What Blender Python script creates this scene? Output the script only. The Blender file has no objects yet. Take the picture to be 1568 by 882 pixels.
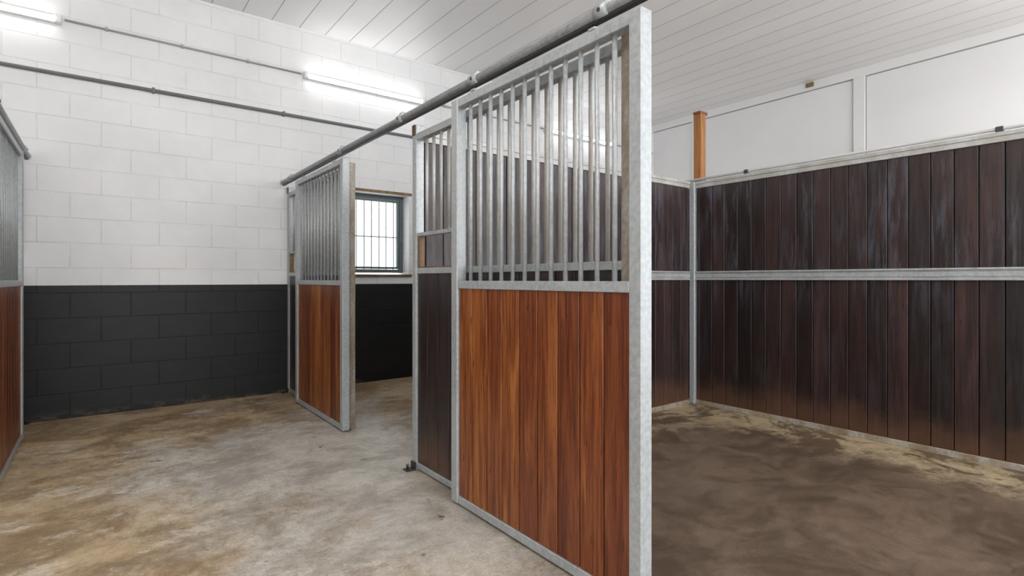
import bpy, bmesh, math, random
from mathutils import Vector, Matrix
random.seed(7)
S = bpy.context.scene
S.view_settings.view_transform = 'Standard'
S.view_settings.look = 'None'
S.view_settings.exposure = 0.52

# ------------------------------------------------------------------ node helpers
class NT:
    def __init__(s, name):
        s.m = bpy.data.materials.new(name); s.m.use_nodes = True
        s.t = s.m.node_tree; s.n = s.t.nodes; s.l = s.t.links
        s.b = s.n['Principled BSDF']
        s._tc = None
    def put(s, sock, v):
        if isinstance(v, bpy.types.NodeSocket): s.l.new(v, sock)
        elif isinstance(v, (tuple, list)) and len(v) == 3 and sock.type == 'RGBA': sock.default_value = (*v, 1)
        else: sock.default_value = v
    def obj(s):
        if not s._tc: s._tc = s.n.new('ShaderNodeTexCoord')
        return s._tc.outputs['Object']
    def map(s, scale, loc=(0,0,0), rot=(0,0,0), vec=None):
        m = s.n.new('ShaderNodeMapping'); s.l.new(vec or s.obj(), m.inputs[0])
        m.inputs['Scale'].default_value = scale; m.inputs['Location'].default_value = loc
        m.inputs['Rotation'].default_value = rot
        return m.outputs[0]
    def noise(s, vec, scale=1, detail=4, rough=.5, dist=0):
        n = s.n.new('ShaderNodeTexNoise'); s.l.new(vec, n.inputs['Vector'])
        n.inputs['Scale'].default_value = scale; n.inputs['Detail'].default_value = detail
        n.inputs['Roughness'].default_value = rough; n.inputs['Distortion'].default_value = dist
        return n.outputs['Fac']
    def rng(s, v, a, b, c=0.0, d=1.0, smooth=True):
        n = s.n.new('ShaderNodeMapRange'); s.put(n.inputs[0], v)
        if smooth: n.interpolation_type = 'SMOOTHSTEP'
        for i, k in enumerate((a, b, c, d)): n.inputs[i+1].default_value = k
        return n.outputs[0]
    def math(s, op, a, b=0.0):
        n = s.n.new('ShaderNodeMath'); n.operation = op
        s.put(n.inputs[0], a); s.put(n.inputs[1], b); return n.outputs[0]
    def mix(s, f, a, b, bt='MIX'):
        n = s.n.new('ShaderNodeMix'); n.data_type = 'RGBA'; n.blend_type = bt
        s.put(n.inputs[0], f); s.put(n.inputs[6], a); s.put(n.inputs[7], b); return n.outputs[2]
    def sep(s, v=None):
        n = s.n.new('ShaderNodeSeparateXYZ'); s.l.new(v or s.obj(), n.inputs[0]); return n.outputs
    def comb(s, x, y, z):
        n = s.n.new('ShaderNodeCombineXYZ'); s.put(n.inputs[0], x); s.put(n.inputs[1], y); s.put(n.inputs[2], z); return n.outputs[0]
    def attr(s):
        n = s.n.new('ShaderNodeAttribute'); n.attribute_name = 'tone'; return n.outputs['Fac']
    def bump(s, h, strength=.3, dist=.01):
        n = s.n.new('ShaderNodeBump'); s.put(n.inputs['Height'], h)
        n.inputs['Strength'].default_value = strength; n.inputs['Distance'].default_value = dist
        s.l.new(n.outputs[0], s.b.inputs['Normal'])
    def set(s, col=None, rough=None, metal=None, **kw):
        if col is not None: s.put(s.b.inputs['Base Color'], col)
        if rough is not None: s.put(s.b.inputs['Roughness'], rough)
        if metal is not None: s.put(s.b.inputs['Metallic'], metal)
        for k, v in kw.items(): s.put(s.b.inputs[k.replace('_', ' ')], v)
        return s.m

# ------------------------------------------------------------------ materials
def m_galv(name, c1, c2, metal=.55, stain=None):
    k = NT(name)
    a = k.noise(k.map((1,1,1)), 45, 4, .6)
    b = k.noise(k.map((1,1,.45)), 5, 5, .65)
    col = k.mix(k.rng(a, .3, .7), c1, c2)
    col = k.mix(k.rng(b, .4, .7, 0, .4), col, tuple(x*1.12 for x in c2))
    sp = k.rng(k.noise(k.map((1,1,.6), (4,1,7)), 14, 5, .7), .62, .70, 0, .4)
    col = k.mix(sp, col, tuple(x*.6 for x in c1))
    if stain: col = k.mix(k.rng(b, .36, .62, .15, .9), stain, col)
    k.bump(a, .08, .002)
    return k.set(col, k.rng(a, .3, .7, .34, .48), metal)
GALV = m_galv('galvanised_steel', (.34,.36,.37), (.46,.485,.495), .3)
GALVD = m_galv('weathered_galvanised_steel', (.28,.25,.21), (.46,.44,.40), .15, (.24,.17,.09))
GALVW = m_galv('dusty_galvanised_steel', (.37,.375,.37), (.50,.505,.50), .25, (.36,.34,.30))
TRACK = m_galv('track_steel', (.20,.21,.22), (.32,.33,.34), .4)

def m_wood(name, lo, mid, hi, rough=.35, scuff_sheen=0.0, lowstain=False, spec=.5, vlo=.60, vhi=1.38, red=.10):
    k = NT(name)
    tone = k.attr()
    o = k.sep()
    shift = k.math('MULTIPLY', tone, 37.0)
    v = k.comb(k.math('ADD', o[0], shift), k.math('ADD', o[1], shift), k.math('ADD', o[2], shift))
    g = k.noise(k.map((75,75,2.2), vec=v), 1, 6, .72, .3)
    g2 = k.noise(k.map((12,12,1.1), vec=v), 1, 4, .55, .7)
    g3 = k.noise(k.map((150,150,5), vec=v), 1, 3, .6)
    kn = k.noise(k.map((30,30,7), vec=v), 1, 3, .5, .4)
    col = k.mix(k.rng(g, .38, .60), lo, mid)
    col = k.mix(k.rng(g2, .46, .66, 0, .6), col, hi)
    col = k.mix(k.rng(g3, .50, .64, 0, .55), col, lo)
    col = k.mix(k.rng(kn, .64, .72, 0, .8), col, tuple(x*.6 for x in lo))
    br = k.rng(tone, 0, 1, vlo, vhi, False)
    col = k.mix(1.0, col, k.comb(br, k.math('MULTIPLY', br, k.rng(tone, 0, 1, 1-red, 1+red, False)), br), 'MULTIPLY')
    if scuff_sheen:
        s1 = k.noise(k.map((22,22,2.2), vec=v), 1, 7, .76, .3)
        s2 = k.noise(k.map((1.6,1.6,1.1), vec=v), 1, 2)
        f = k.math('MULTIPLY', k.rng(s1, .44, .62, 0, 1), k.rng(s2, .38, .60, .12, scuff_sheen))
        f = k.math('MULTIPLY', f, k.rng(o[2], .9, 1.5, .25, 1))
        col = k.mix(f, col, (.085,.088,.110))  # scuffs plus a bluish sky reflection painted into the colour, stronger higher up
    if lowstain:
        s3 = k.noise(k.map((3,3,3)), 1, 5, .7)
        h = k.math('SUBTRACT', o[2], k.math('MULTIPLY', s3, .5))
        col = k.mix(k.rng(h, -.20, .10, .55, 0), col, (.13,.06,.03))
    k.bump(g, .12, .002)
    return k.set(col, k.rng(g3, .3, .7, rough-.06, rough+.1), 0, Specular_IOR_Level=spec)
ORANGE = m_wood('orange_hardwood', (.110,.022,.006), (.27,.072,.018), (.42,.145,.040), .33, vlo=.55, vhi=1.22, red=.16)
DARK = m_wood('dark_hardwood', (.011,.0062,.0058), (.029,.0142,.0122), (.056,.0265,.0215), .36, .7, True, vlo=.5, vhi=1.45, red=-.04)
TIMBER = m_wood('bare_timber', (.20,.075,.02), (.36,.15,.045), (.42,.2,.07), .6)
PALE = m_wood('weathered_timber', (.13,.08,.04), (.25,.165,.09), (.30,.21,.12), .7)

k = NT('track_slot_black'); BLACK = k.set((.012,.012,.013), .45)
k = NT('plank_groove'); GROOVE = k.set((.004,.002,.0015), .9, Specular_IOR_Level=.1)
k = NT('dark_steel'); DSTEEL = k.set((.06,.06,.06), .45, .6)
k = NT('conduit_grey'); CONDUIT = k.set((.15,.15,.15), .5)
k = NT('conduit_light'); CONDUIT2 = k.set((.38,.38,.37), .5)
k = NT('grille_grey'); GRILLE = k.set((.16,.165,.17), .5)
k = NT('white_plastic'); PLASTIC = k.set((.8,.8,.8), .4)
k = NT('window_frame_paint'); WFRAME = k.set((.11,.14,.145), .4)
k = NT('window_glass'); 
GLASS = k.set((.95,1,1), .03, 0, Transmission_Weight=1.0, IOR=1.05)
k = NT('fill_tube_light'); FILL_TUBE = k.set((1,1,1), .5, 0, Emission_Color=(1,.98,.95), Emission_Strength=30.0)  # glow for the added out-of-view fill lamps
k = NT('diffuser_tube_light'); TUBE2 = k.set((1,1,1), .5, 0, Emission_Color=(1,.99,.98), Emission_Strength=10.0)

def m_block():
    k = NT('painted_blockwork')
    o = k.sep()
    v = k.comb(o[0], o[2], 0.0)
    br = k.n.new('ShaderNodeTexBrick'); k.l.new(v, br.inputs['Vector'])
    br.inputs['Scale'].default_value = 1
    br.inputs['Brick Width'].default_value = .45; br.inputs['Row Height'].default_value = .2255
    br.inputs['Mortar Size'].default_value = .006; br.inputs['Mortar Smooth'].default_value = .5
    mort = br.outputs['Fac']
    n1 = k.noise(k.map((1,1,1)), 60, 4, .6)
    n2 = k.noise(k.map((1,1,1)), 1.4, 5, .6)
    n3 = k.noise(k.map((2,1,6)), 2.0, 6, .7)
    white = k.mix(k.rng(n2, .35, .7), (.77,.775,.78), (.84,.84,.84))
    mm = k.math('MULTIPLY', mort, k.rng(n3, .35, .6, .05, .30))
    white = k.mix(mm, white, (.42,.42,.42))
    blk = k.mix(k.rng(n3, .4, .7), (.0045,.0050,.0054), (.0090,.0098,.0104))
    blk = k.mix(k.math('MULTIPLY', mort, .6), blk, (.002,.002,.002))
    foot = k.math('MULTIPLY', k.rng(o[2], 0, .10, 1, 0), k.rng(n3, .50, .62, 0, .5))
    blk = k.mix(foot, blk, (.12,.09,.05))
    edge = k.math('ADD', o[2], k.math('MULTIPLY', n1, .006))
    isw = k.rng(edge, 1.197, 1.203)
    col = k.mix(isw, blk, white)
    h = k.math('ADD', k.math('MULTIPLY', mort, -1.0), k.math('MULTIPLY', n1, .22))
    h = k.math('ADD', h, k.math('MULTIPLY', k.noise(k.map((1,1,1)), 3, 2), .5))
    k.bump(h, .45, .005)
    return k.set(col, k.rng(isw, 0, 1, .5, .6), 0, Specular_IOR_Level=.4)
BLOCK = m_block()

def m_white(name, c=(.84,.84,.84), sc=30):
    k = NT(name); n = k.noise(k.map((1,1,1)), sc, 3)
    n2 = k.noise(k.map((1,1,1)), .9, 4)
    k.bump(n, .08, .002)
    return k.set(k.mix(k.rng(n2, .3, .7), tuple(x*.96 for x in c), c), .55)
WHITE = m_white('white_paint')
WHITE2 = m_white('white_board', (.85,.85,.855))
k = NT('shadow_gap'); GAP = k.set((.32,.32,.33), .8)

def m_ceiling():
    k = NT('white_ceiling_cladding'); o = k.sep()
    w = k.math('MODULO', k.math('ADD', o[0], 30.13), .29)
    d = k.math('ABSOLUTE', k.math('SUBTRACT', w, .145))
    g = k.rng(d, .139, .143, 0, 1)
    k.bump(k.math('MULTIPLY', g, -1.0), .6, .01)
    n = k.noise(k.map((1,.3,1)), 1.2, 4)
    base = k.mix(k.rng(n, .3, .7), (.84,.84,.845), (.90,.90,.905))
    return k.set(k.mix(k.math('MULTIPLY', g, .8), base, (.28,.28,.28)), .4)
CEIL = m_ceiling()

def m_floor():
    k = NT('stained_concrete'); o = k.sep()
    big = k.noise(k.map((1,1,1), (3.1,1.7,0)), .8, 8, .65, .5)
    med = k.noise(k.map((1,1.0,1), (8,2,0)), 1.9, 13, .78, .4)
    fine = k.noise(k.map((1,1,1)), 8, 11, .85, .2)
    grit = k.noise(k.map((1,1,1)), 80, 4, .8)
    streak = k.noise(k.map((.6,1.5,1), (1,4,0), (0,0,.2)), 1.8, 13, .78, .6)
    tan = k.mix(k.rng(med, .41, .58), (.27,.178,.095), (.50,.375,.225))
    grey = k.mix(k.rng(med, .42, .58), (.37,.33,.275), (.56,.525,.465))
    lane = k.rng(k.math('ABSOLUTE', k.math('SUBTRACT', k.math('ADD', o[0], k.math('MULTIPLY', o[1], -.10)), .85)), .4, 1.8, 1, 0)
    lane = k.math('MULTIPLY', lane, k.rng(o[1], 4.3, 6.0, 1, .15))
    f = k.math('ADD', k.math('MULTIPLY', lane, .52), k.math('SUBTRACT', k.math('MULTIPLY', big, 1.8), .80))
    f = k.math('ADD', f, k.math('MULTIPLY', k.math('SUBTRACT', fine, .5), .8))
    f = k.rng(f, .20, .62)
    col = k.mix(f, tan, grey)
    dk = k.rng(streak, .54, .62, 0, .45)
    col = k.mix(dk, col, (.20,.138,.082))
    lt = k.rng(k.noise(k.map((.8,1.2,1), (5,5,2)), 2.6, 13, .80), .54, .60, 0, .6)
    col = k.mix(lt, col, (.66,.61,.52))
    fs = k.rng(fine, .36, .64, .78, 1.16, False)
    col = k.mix(1.0, col, k.comb(fs, fs, fs), 'MULTIPLY')
    sp = k.rng(k.noise(k.map((1,1,1), (2,9,0)), 8, 4, .6), .67, .71, 0, .75)
    col = k.mix(sp, col, (.09,.067,.045))
    # stall floor, darker damp concrete
    xs = k.math('ADD', o[0], k.math('MULTIPLY', k.math('SUBTRACT', med, .5), .35))
    xe = k.math('ADD', o[0], k.math('MULTIPLY', k.math('SUBTRACT', fine, .5), 1.3))
    ye = k.math('ADD', o[1], k.math('MULTIPLY', k.math('SUBTRACT', med, .5), 1.2))
    st = k.math('MULTIPLY', k.rng(xs, 1.5, 1.75), k.rng(o[1], 3.15, 3.25, 1, 0))
    core = k.math('MULTIPLY', k.rng(xe, 4.0, 4.6, 1, 0), k.rng(ye, 2.4, 3.15, 1, .2))
    brown = k.mix(k.rng(med, .40, .60), (.085,.056,.037), (.150,.105,.071))
    brown = k.mix(k.rng(big, .50, .66, 0, .35), brown, (.18,.135,.098))
    brown = k.mix(k.rng(streak, .53, .62, 0, .35), brown, (.066,.046,.034))
    brown = k.mix(1.0, brown, k.comb(fs, fs, fs), 'MULTIPLY')
    brown = k.mix(k.rng(grit, .64, .70, 0, .4), brown, (.28,.22,.16))
    edgec = k.mix(k.rng(med, .45, .54), (.12,.08,.048), (.44,.345,.215))
    edgec = k.mix(1.0, edgec, k.comb(fs, fs, fs), 'MULTIPLY')
    stc = k.mix(core, edgec, brown)
    col = k.mix(st, col, stc)
    g = k.rng(grit, .35, .65, .82, 1.14, False)
    col = k.mix(1.0, col, k.comb(g, g, g), 'MULTIPLY')
    rough = k.math('ADD', k.rng(med, .35, .7, .42, .62), k.math('MULTIPLY', st, -.05))
    k.bump(k.math('ADD', fine, k.math('MULTIPLY', grit, .2)), .22, .005)
    return k.set(col, rough)
FLOOR = m_floor()

# ------------------------------------------------------------------ mesh builder
class Part:
    def __init__(s, sx=1):
        s.bm = bmesh.new(); s.mats = []; s.tl = s.bm.loops.layers.float_color.new('tone'); s.sx = sx
    def _mi(s, mat):
        if mat not in s.mats: s.mats.append(mat)
        return s.mats.index(mat)
    def _tag(s, faces, mat, tone, smooth=False):
        mi = s._mi(mat); t = random.random() if tone is None else tone
        for f in faces:
            f.material_index = mi; f.smooth = smooth
            for l in f.loops: l[s.tl] = (t, t, t, 1)
    def box(s, x0, x1, y0, y1, z0, z1, mat, tone=None, bev=.0025):
        x0, x1 = sorted((x0*s.sx, x1*s.sx))
        d = bmesh.ops.create_cube(s.bm, size=1)
        vs = d['verts']
        for v in vs:
            v.co = Vector((x0 if v.co.x < 0 else x1, y0 if v.co.y < 0 else y1, z0 if v.co.z < 0 else z1))
        fs = list({f for v in vs for f in v.link_faces})
        if bev:
            es = list({e for v in vs for e in v.link_edges})
            r = bmesh.ops.bevel(s.bm, geom=es, offset=bev, segments=1, affect='EDGES', profile=.5)
            fs = list({f for v in r['verts'] for f in v.link_faces} | {f for f in fs if f.is_valid})
        s._tag(fs, mat, tone)
    def cyl(s, p0, p1, r, mat, seg=14, tone=None):
        p0 = Vector((p0[0]*s.sx, p0[1], p0[2])); p1 = Vector((p1[0]*s.sx, p1[1], p1[2]))
        d = p1 - p0
        M = Matrix.Translation((p0+p1)/2) @ d.to_track_quat('Z', 'Y').to_matrix().to_4x4()
        q = bmesh.ops.create_cone(s.bm, cap_ends=True, segments=seg, radius1=r, radius2=r, depth=d.length, matrix=M)
        fs = list({f for v in q['verts'] for f in v.link_faces})
        s._tag(fs, mat, tone)
        for f in fs:
            if len(f.verts) == 4: f.smooth = True
    def done(s, name, loc=(0,0,0), rot=(0,0,0)):
        me = bpy.data.meshes.new(name); 
        bmesh.ops.recalc_face_normals(s.bm, faces=s.bm.faces)
        s.bm.to_mesh(me); s.bm.free()
        for m in s.mats: me.materials.append(m)
        o = bpy.data.objects.new(name, me); o.location = loc; o.rotation_euler = rot
        S.collection.objects.link(o); return o

# ------------------------------------------------------------------ room shell
HC = 4.09
XL, XR, YB, YF = -4.0, 8.1, 6.25, -3.5
p = Part(); p.box(XL-.2, XR+.2, YF, YB+.3, -.12, 0, FLOOR, bev=0); p.done('floor')
p = Part(); p.box(XL-.2, XR+.2, YF, YB+.3, HC, HC+.12, CEIL, bev=0); p.done('ceiling')
WX0, WX1, WZ0, WZ1 = 2.14, 3.13, 1.285, 2.32
p = Part()
p.box(XL-.2, WX0, YB, YB+.3, 0, HC, BLOCK, bev=0)
p.box(WX1, XR+.2, YB, YB+.3, 0, HC, BLOCK, bev=0)
p.box(WX0, WX1, YB, YB+.3, 0, WZ0, BLOCK, bev=0)
p.box(WX0, WX1, YB, YB+.3, WZ1, HC, BLOCK, bev=0)
p.done('wall_back')
p = Part(); p.box(XL-.2, XL, YF, YB, 0, HC, WHITE, bev=0); p.done('wall_left')
p = Part(); p.box(XR, XR+.2, YF, YB, 0, HC, WHITE2, bev=0); p.done('wall_right')
p = Part()
p.box(XR-.03, XR, YF, YB, HC-.12, HC, WHITE, bev=.003)
p.box(XR-.004, XR, YF, YB, HC-.132, HC-.12, GAP, bev=0)
for y in (-.12, 2.79, 5.28):
    p.box(XR-.03, XR, y, y+.14, 0, HC-.121, WHITE, bev=.003)
    p.box(XR-.004, XR, y-.012, y, 0, HC-.133, GAP, bev=0)
    p.box(XR-.004, XR, y+.14, y+.152, 0, HC-.133, GAP, bev=0)
p.done('trim_1')

# window
p = Part()
yf = YB+.17
fx0, fx1, fz0, fz1 = WX0, WX1, WZ0+.05, WZ1
w = .045
p.box(fx0, fx0+w, yf, yf+.07, fz0, fz1, WFRAME); p.box(fx1-w, fx1, yf, yf+.07, fz0, fz1, WFRAME)
p.box(fx0+w, fx1-w, yf, yf+.07, fz0, fz0+w, WFRAME); p.box(fx0+w, fx1-w, yf, yf+.07, fz1-w, fz1, WFRAME)
a, b = .050, .028
p.box(fx0+a, fx0+a+b, yf+.005, yf+.05, fz0+a, fz1-a, WFRAME); p.box(fx1-a-b, fx1-a, yf+.005, yf+.05, fz0+a, fz1-a, WFRAME)
p.box(fx0+a+b, fx1-a-b, yf+.005, yf+.05, fz0+a, fz0+a+b, WFRAME); p.box(fx0+a+b, fx1-a-b, yf+.005, yf+.05, fz1-a-b, fz1-a, WFRAME)
p.box(fx0+a+b, fx1-a-b, yf+.025, yf+.031, fz0+a+b, fz1-a-b, GLASS, bev=0)
for i in range(9):
    x = fx0+.1+i*.1
    p.cyl((x, yf+.10, fz0), (x, yf+.10, fz1), .007, GRILLE, 8)
p.cyl((fx0, yf+.10, 1.80), (fx1, yf+.10, 1.80), .007, GRILLE, 8)
p.box(WX0-.03, WX1+.03, YB-.03, YB+.17, WZ0, WZ0+.03, PALE)
p.done('window_1')
p = Part()
p.box(WX0-.04, WX1+.04, YB-.012, YB-.001, WZ1, WZ1+.035, PALE)
p.done('trim_2')

# ------------------------------------------------------------------ stall fronts
def sliding_door(x, y, sx):
    p = Part(sx); W = 1.338
    p.box(0, .062, 0, .062, .01, 2.25, GALV, bev=.005)
    p.box(0, .062, W-.065, W, .01, 2.25, GALV, bev=.005)
    p.box(.004, .056, .062, W-.065, 2.203, 2.248, GALV)
    p.box(.002, .056, .062, W-.065, 1.200, 1.243, GALV)
    p.box(.004, .056, .062, W-.065, .012, .055, GALV)
    n = 9; a = .062; b = W-.065; pw = (b-a)/n
    tones = [.22,.55,.15,.55,.40,.88,.55,.98,.80] if y < 2 else [random.random() for _ in range(n)]
    for i in range(n):
        p.box(.012, .044, a+i*pw+.0036, a+(i+1)*pw-.0036, .055, 1.20, ORANGE, tone=tones[i], bev=.002)
    p.box(.030, .036, a, b, .055, 1.20, GROOVE, bev=0)
    m = 12; sp = (b-a)/(m+1)
    for i in range(m):
        yy = a+(i+1)*sp
        p.cyl((.03, yy, 1.243), (.03, yy, 2.203), .0105, GALV)
    for yy in (.27, W-.19):                       # roller hangers
        p.box(.012, .048, yy-.045, yy+.045, 2.248, 2.256, GALV)
        p.cyl((.03, yy, 2.25), (.03, yy, 2.278), .009, DSTEEL)
        p.box(.018, .042, yy-.02, yy+.02, 2.262, 2.274, GALV)
    return p.done('sliding_stall_door', (x, y, 0))

def fixed_front(x, y, sx):
    p = Part(sx); W = 1.86
    p.box(0, .06, 0, .06, 0, 2.23, GALVD, bev=.004)
    p.box(0, .06, W-.055, W, 0, 2.27, GALV, bev=.004)
    p.box(-.006, 0, W-.050, W-.006, 2.20, 2.27, PALE)
    p.box(.005, .055, .06, W-.055, 2.168, 2.212, GALV)
    p.box(.003, .055, .06, W-.055, 1.288, 1.325, GALV)
    p.box(.005, .055, .06, W-.055, .01, .048, GALV)
    ys = 1.31
    p.box(.008, .05, ys, ys+.035, 1.325, 2.168, GALV)
    p.box(.008, .05, ys+.035, W-.055, 1.532, 1.556, GALV)
    p.box(.012, .05, W-.085, W-.055, 1.325, 1.532, PALE)
    p.box(.012, .05, ys+.035, W-.085, 1.325, 1.335, PALE)
    n = 13; a = .06; b = W-.055; pw = (b-a)/n
    for i in range(n):
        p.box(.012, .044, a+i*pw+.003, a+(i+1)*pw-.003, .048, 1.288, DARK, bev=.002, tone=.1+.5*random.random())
    p.box(.030, .036, a, b, .048, 1.288, GROOVE, bev=0)
    m = 12; sp = (ys-.06)/(m+1)
    for i in range(m):
        yy = .06+(i+1)*sp; p.cyl((.03, yy, 1.325), (.03, yy, 2.168), .0105, GALVW)
    sp = (W-.055-ys-.035)/5
    for i in range(4):
        yy = ys+.035+(i+1)*sp; p.cyl((.03, yy, 1.556), (.03, yy, 2.168), .0105, GALVW)
    p.box(-.07, 0, W-.06, W, 0, .008, DSTEEL)
    p.box(-.012, 0, W-.06, W, .008, .05, DSTEEL)
    p.cyl((-.045, W-.02, .008), (-.045, W-.02, .035), .009, DSTEEL, 8)
    p.cyl((-.03, -.03, 0), (-.03, -.03, .045), .012, DSTEEL, 10)
    p.box(-.05, .0, -.05, -.01, 0, .008, DSTEEL)
    return p.done('stall_front_panel', (x, y, 0))

def track(x, sx, y0, y1, couplers):
    p = Part(sx)
    p.cyl((0, y0, 0), (0, y1, 0), .024, TRACK, 20)
    p.box(-.012, .012, y0+.005, y1-.005, -.038, -.02, BLACK)  # black strip puts the dark slot under the tube in as colour
    for c in couplers:
        p.cyl((0, c-.035, .002), (0, c+.035, .002), .031, GALV, 20)
        p.box(-.008, .008, c-.02, c+.02, .028, .045, GALV)
        p.box(0, .06, c-.02, c+.02, .038, .045, GALV)
        p.cyl((-.033, c, .0), (-.026, c, .0), .009, DSTEEL, 8)
    p.cyl((0, y1, 0), (0, y1+.02, 0), .03, GALV, 20)
    return p.done('door_track', (x, 0, 2.318))

DY = 3.045
sliding_door(1.56, 1.257, 1); sliding_door(1.56, 1.257+DY, 1); sliding_door(-.48, 1.257+DY, -1)
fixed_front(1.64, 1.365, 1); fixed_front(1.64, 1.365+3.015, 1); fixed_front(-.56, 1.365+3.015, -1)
track(1.59, 1, -1.5, 6.2, (-.2, 1.47, 2.39, 3.28, 4.4, 5.9))
track(-.51, -1, 3.2, 6.2, (4.4, 5.9))

def partition(name, length, y_posts, loc, rot=0):
    p = Part(); L = length
    p.box(0, .05, 0, L, 2.165, 2.232, GALVW)
    p.box(-.006, .0, 0, L, 2.205, 2.232, GALVW, bev=.001)
    p.box(0, .05, 0, L, 1.245, 1.332, GALVW)
    p.box(-.014, 0, 0, L, 1.245, 1.256, GALV, bev=.001)
    p.box(-.014, 0, 0, L, 1.318, 1.332, GALV, bev=.001)
    p.box(-.006, 0, 0, L, 1.272, 1.305, GALV, bev=.001)
    p.box(0, .05, 0, L, .0, .045, GALVD)
    n = round(L/.133); pw = L/n
    for i in range(n):
        t = random.random()
        for z0, z1 in ((.045, 1.245), (1.332, 2.165)):
            tt = min(1, max(0, t+random.uniform(-.2, .2)))
            if z0 > 1: tt = min(1, tt+.12)
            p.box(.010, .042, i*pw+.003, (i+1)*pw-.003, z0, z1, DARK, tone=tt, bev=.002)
    p.box(.026, .034, 0, L, .045, 1.245, GROOVE, bev=0)
    p.box(.026, .034, 0, L, 1.332, 2.165, GROOVE, bev=0)
    for y in y_posts:
        p.box(-.022, .04, y-.03, y+.03, 0, 2.232, GALV, bev=.004)
    return p.done(name, loc, (0, 0, rot))
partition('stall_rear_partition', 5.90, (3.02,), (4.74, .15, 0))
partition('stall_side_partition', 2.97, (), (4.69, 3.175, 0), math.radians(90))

p = Part()
p.cyl((0, .15, 0), (0, 6.0, 0), .012, CONDUIT2, 12)
for y in (.85, 2.62, 4.4):
    p.box(-.016, .016, y-.02, y+.02, -.022, .016, DSTEEL)
p.done('water_pipe', (4.765, 0, 2.256))

p = Part()
p.box(0, .085, 0, .085, 0, 2.93, TIMBER, tone=.6)
p.box(-.01, .12, .0, .085, 2.93, 2.955, TIMBER, tone=.05)
p.done('timber_post', (4.80, 3.12, 0))

# ------------------------------------------------------------------ electrics on the back wall
def lamp_wall(x0, name='fill_fluorescent_light'):
    p = Part(); L = 1.5
    p.box(0, L, -.045, 0, -.03, .03, PLASTIC, bev=.004)
    p.box(-.01, .035, -.075, 0, -.035, .035, PLASTIC, bev=.004)
    p.box(L-.035, L+.01, -.075, 0, -.035, .035, PLASTIC, bev=.004)
    p.cyl((.035, -.064, -.002), (L-.035, -.064, -.002), .018, TUBE2, 16)
    return p.done(name, (x0, YB-.001, 3.555))
for x in (-1.79, 1.82, 5.42): lamp_wall(x)
def fill_lamp_hang(x, y):  # added fill fitting, hung out of view to brighten ceiling and stalls
    p = Part(); L = 1.5
    p.box(0, L, -.03, .03, -.04, .0, PLASTIC, bev=.004)
    for e0, e1 in ((-.01, .035), (L-.035, L+.01)):
        p.box(e0, e1, -.08, .08, -.06, .0, PLASTIC, bev=.004)
    for yy in (-.055, .055):
        p.cyl((.035, yy, -.03), (L-.035, yy, -.03), .018, FILL_TUBE, 16)
    for xx in (.25, L-.25):
        p.cyl((xx, 0, 0), (xx, 0, .488), .004, DSTEEL, 6)
    return p.done('fill_fluorescent_light', (x, y, HC-.49))
for x, y in ((-.5, 1.2), (2.7, 1.2), (-.5, -1.8), (2.5, -1.8), (5.9, .2)): fill_lamp_hang(x, y)

p = Part()
p.cyl((XL+.02, 0, 0), (XR-.02, 0, 0), .018, CONDUIT, 12)
for i in range(10):
    x = -3.2+i*1.2
    p.box(x-.012, x+.012, -.024, .0225, -.025, .025, CONDUIT)
p.done('wall_pipe', (0, YB-.024, 3.08))
for x0, x1 in ((-.26, 1.79), (3.35, 5.39), (6.95, 8.05)):
    p = Part(); p.cyl((0, 0, 0), (x1-x0, 0, 0), .010, CONDUIT2, 10)
    xx = .3
    while xx < x1-x0:
        p.box(xx-.012, xx+.012, -.014, .011, -.016, .016, CONDUIT2); xx += .6
    p.done('lamp_conduit', (x0, YB-.013, 3.575))
p = Part(); p.box(-.03, 0, -.05, .05, -.03, .03, PALE); p.cyl((-.05,0,-.01),(-.03,0,-.01),.02,PALE,12)
p.done('wall_junction_box', (XR-.031, 3.48, HC-.05))

# ------------------------------------------------------------------ world
wd = bpy.data.worlds.new('sky'); S.world = wd; wd.use_nodes = True
bg = wd.node_tree.nodes['Background']; bg.inputs[0].default_value = (.96, .975, 1, 1); bg.inputs[1].default_value = 2.3

# ------------------------------------------------------------------ camera
cd = bpy.data.cameras.new('camera'); cam = bpy.data.objects.new('camera', cd); S.collection.objects.link(cam)
cd.sensor_width = 36; cd.lens = 36*819/1568; cd.shift_y = -13/1568; cd.clip_start = .05
cam.location = (0, 0, 1.25); cam.rotation_euler = (math.radians(90), 0, -math.atan2(.609, .793))
S.camera = cam
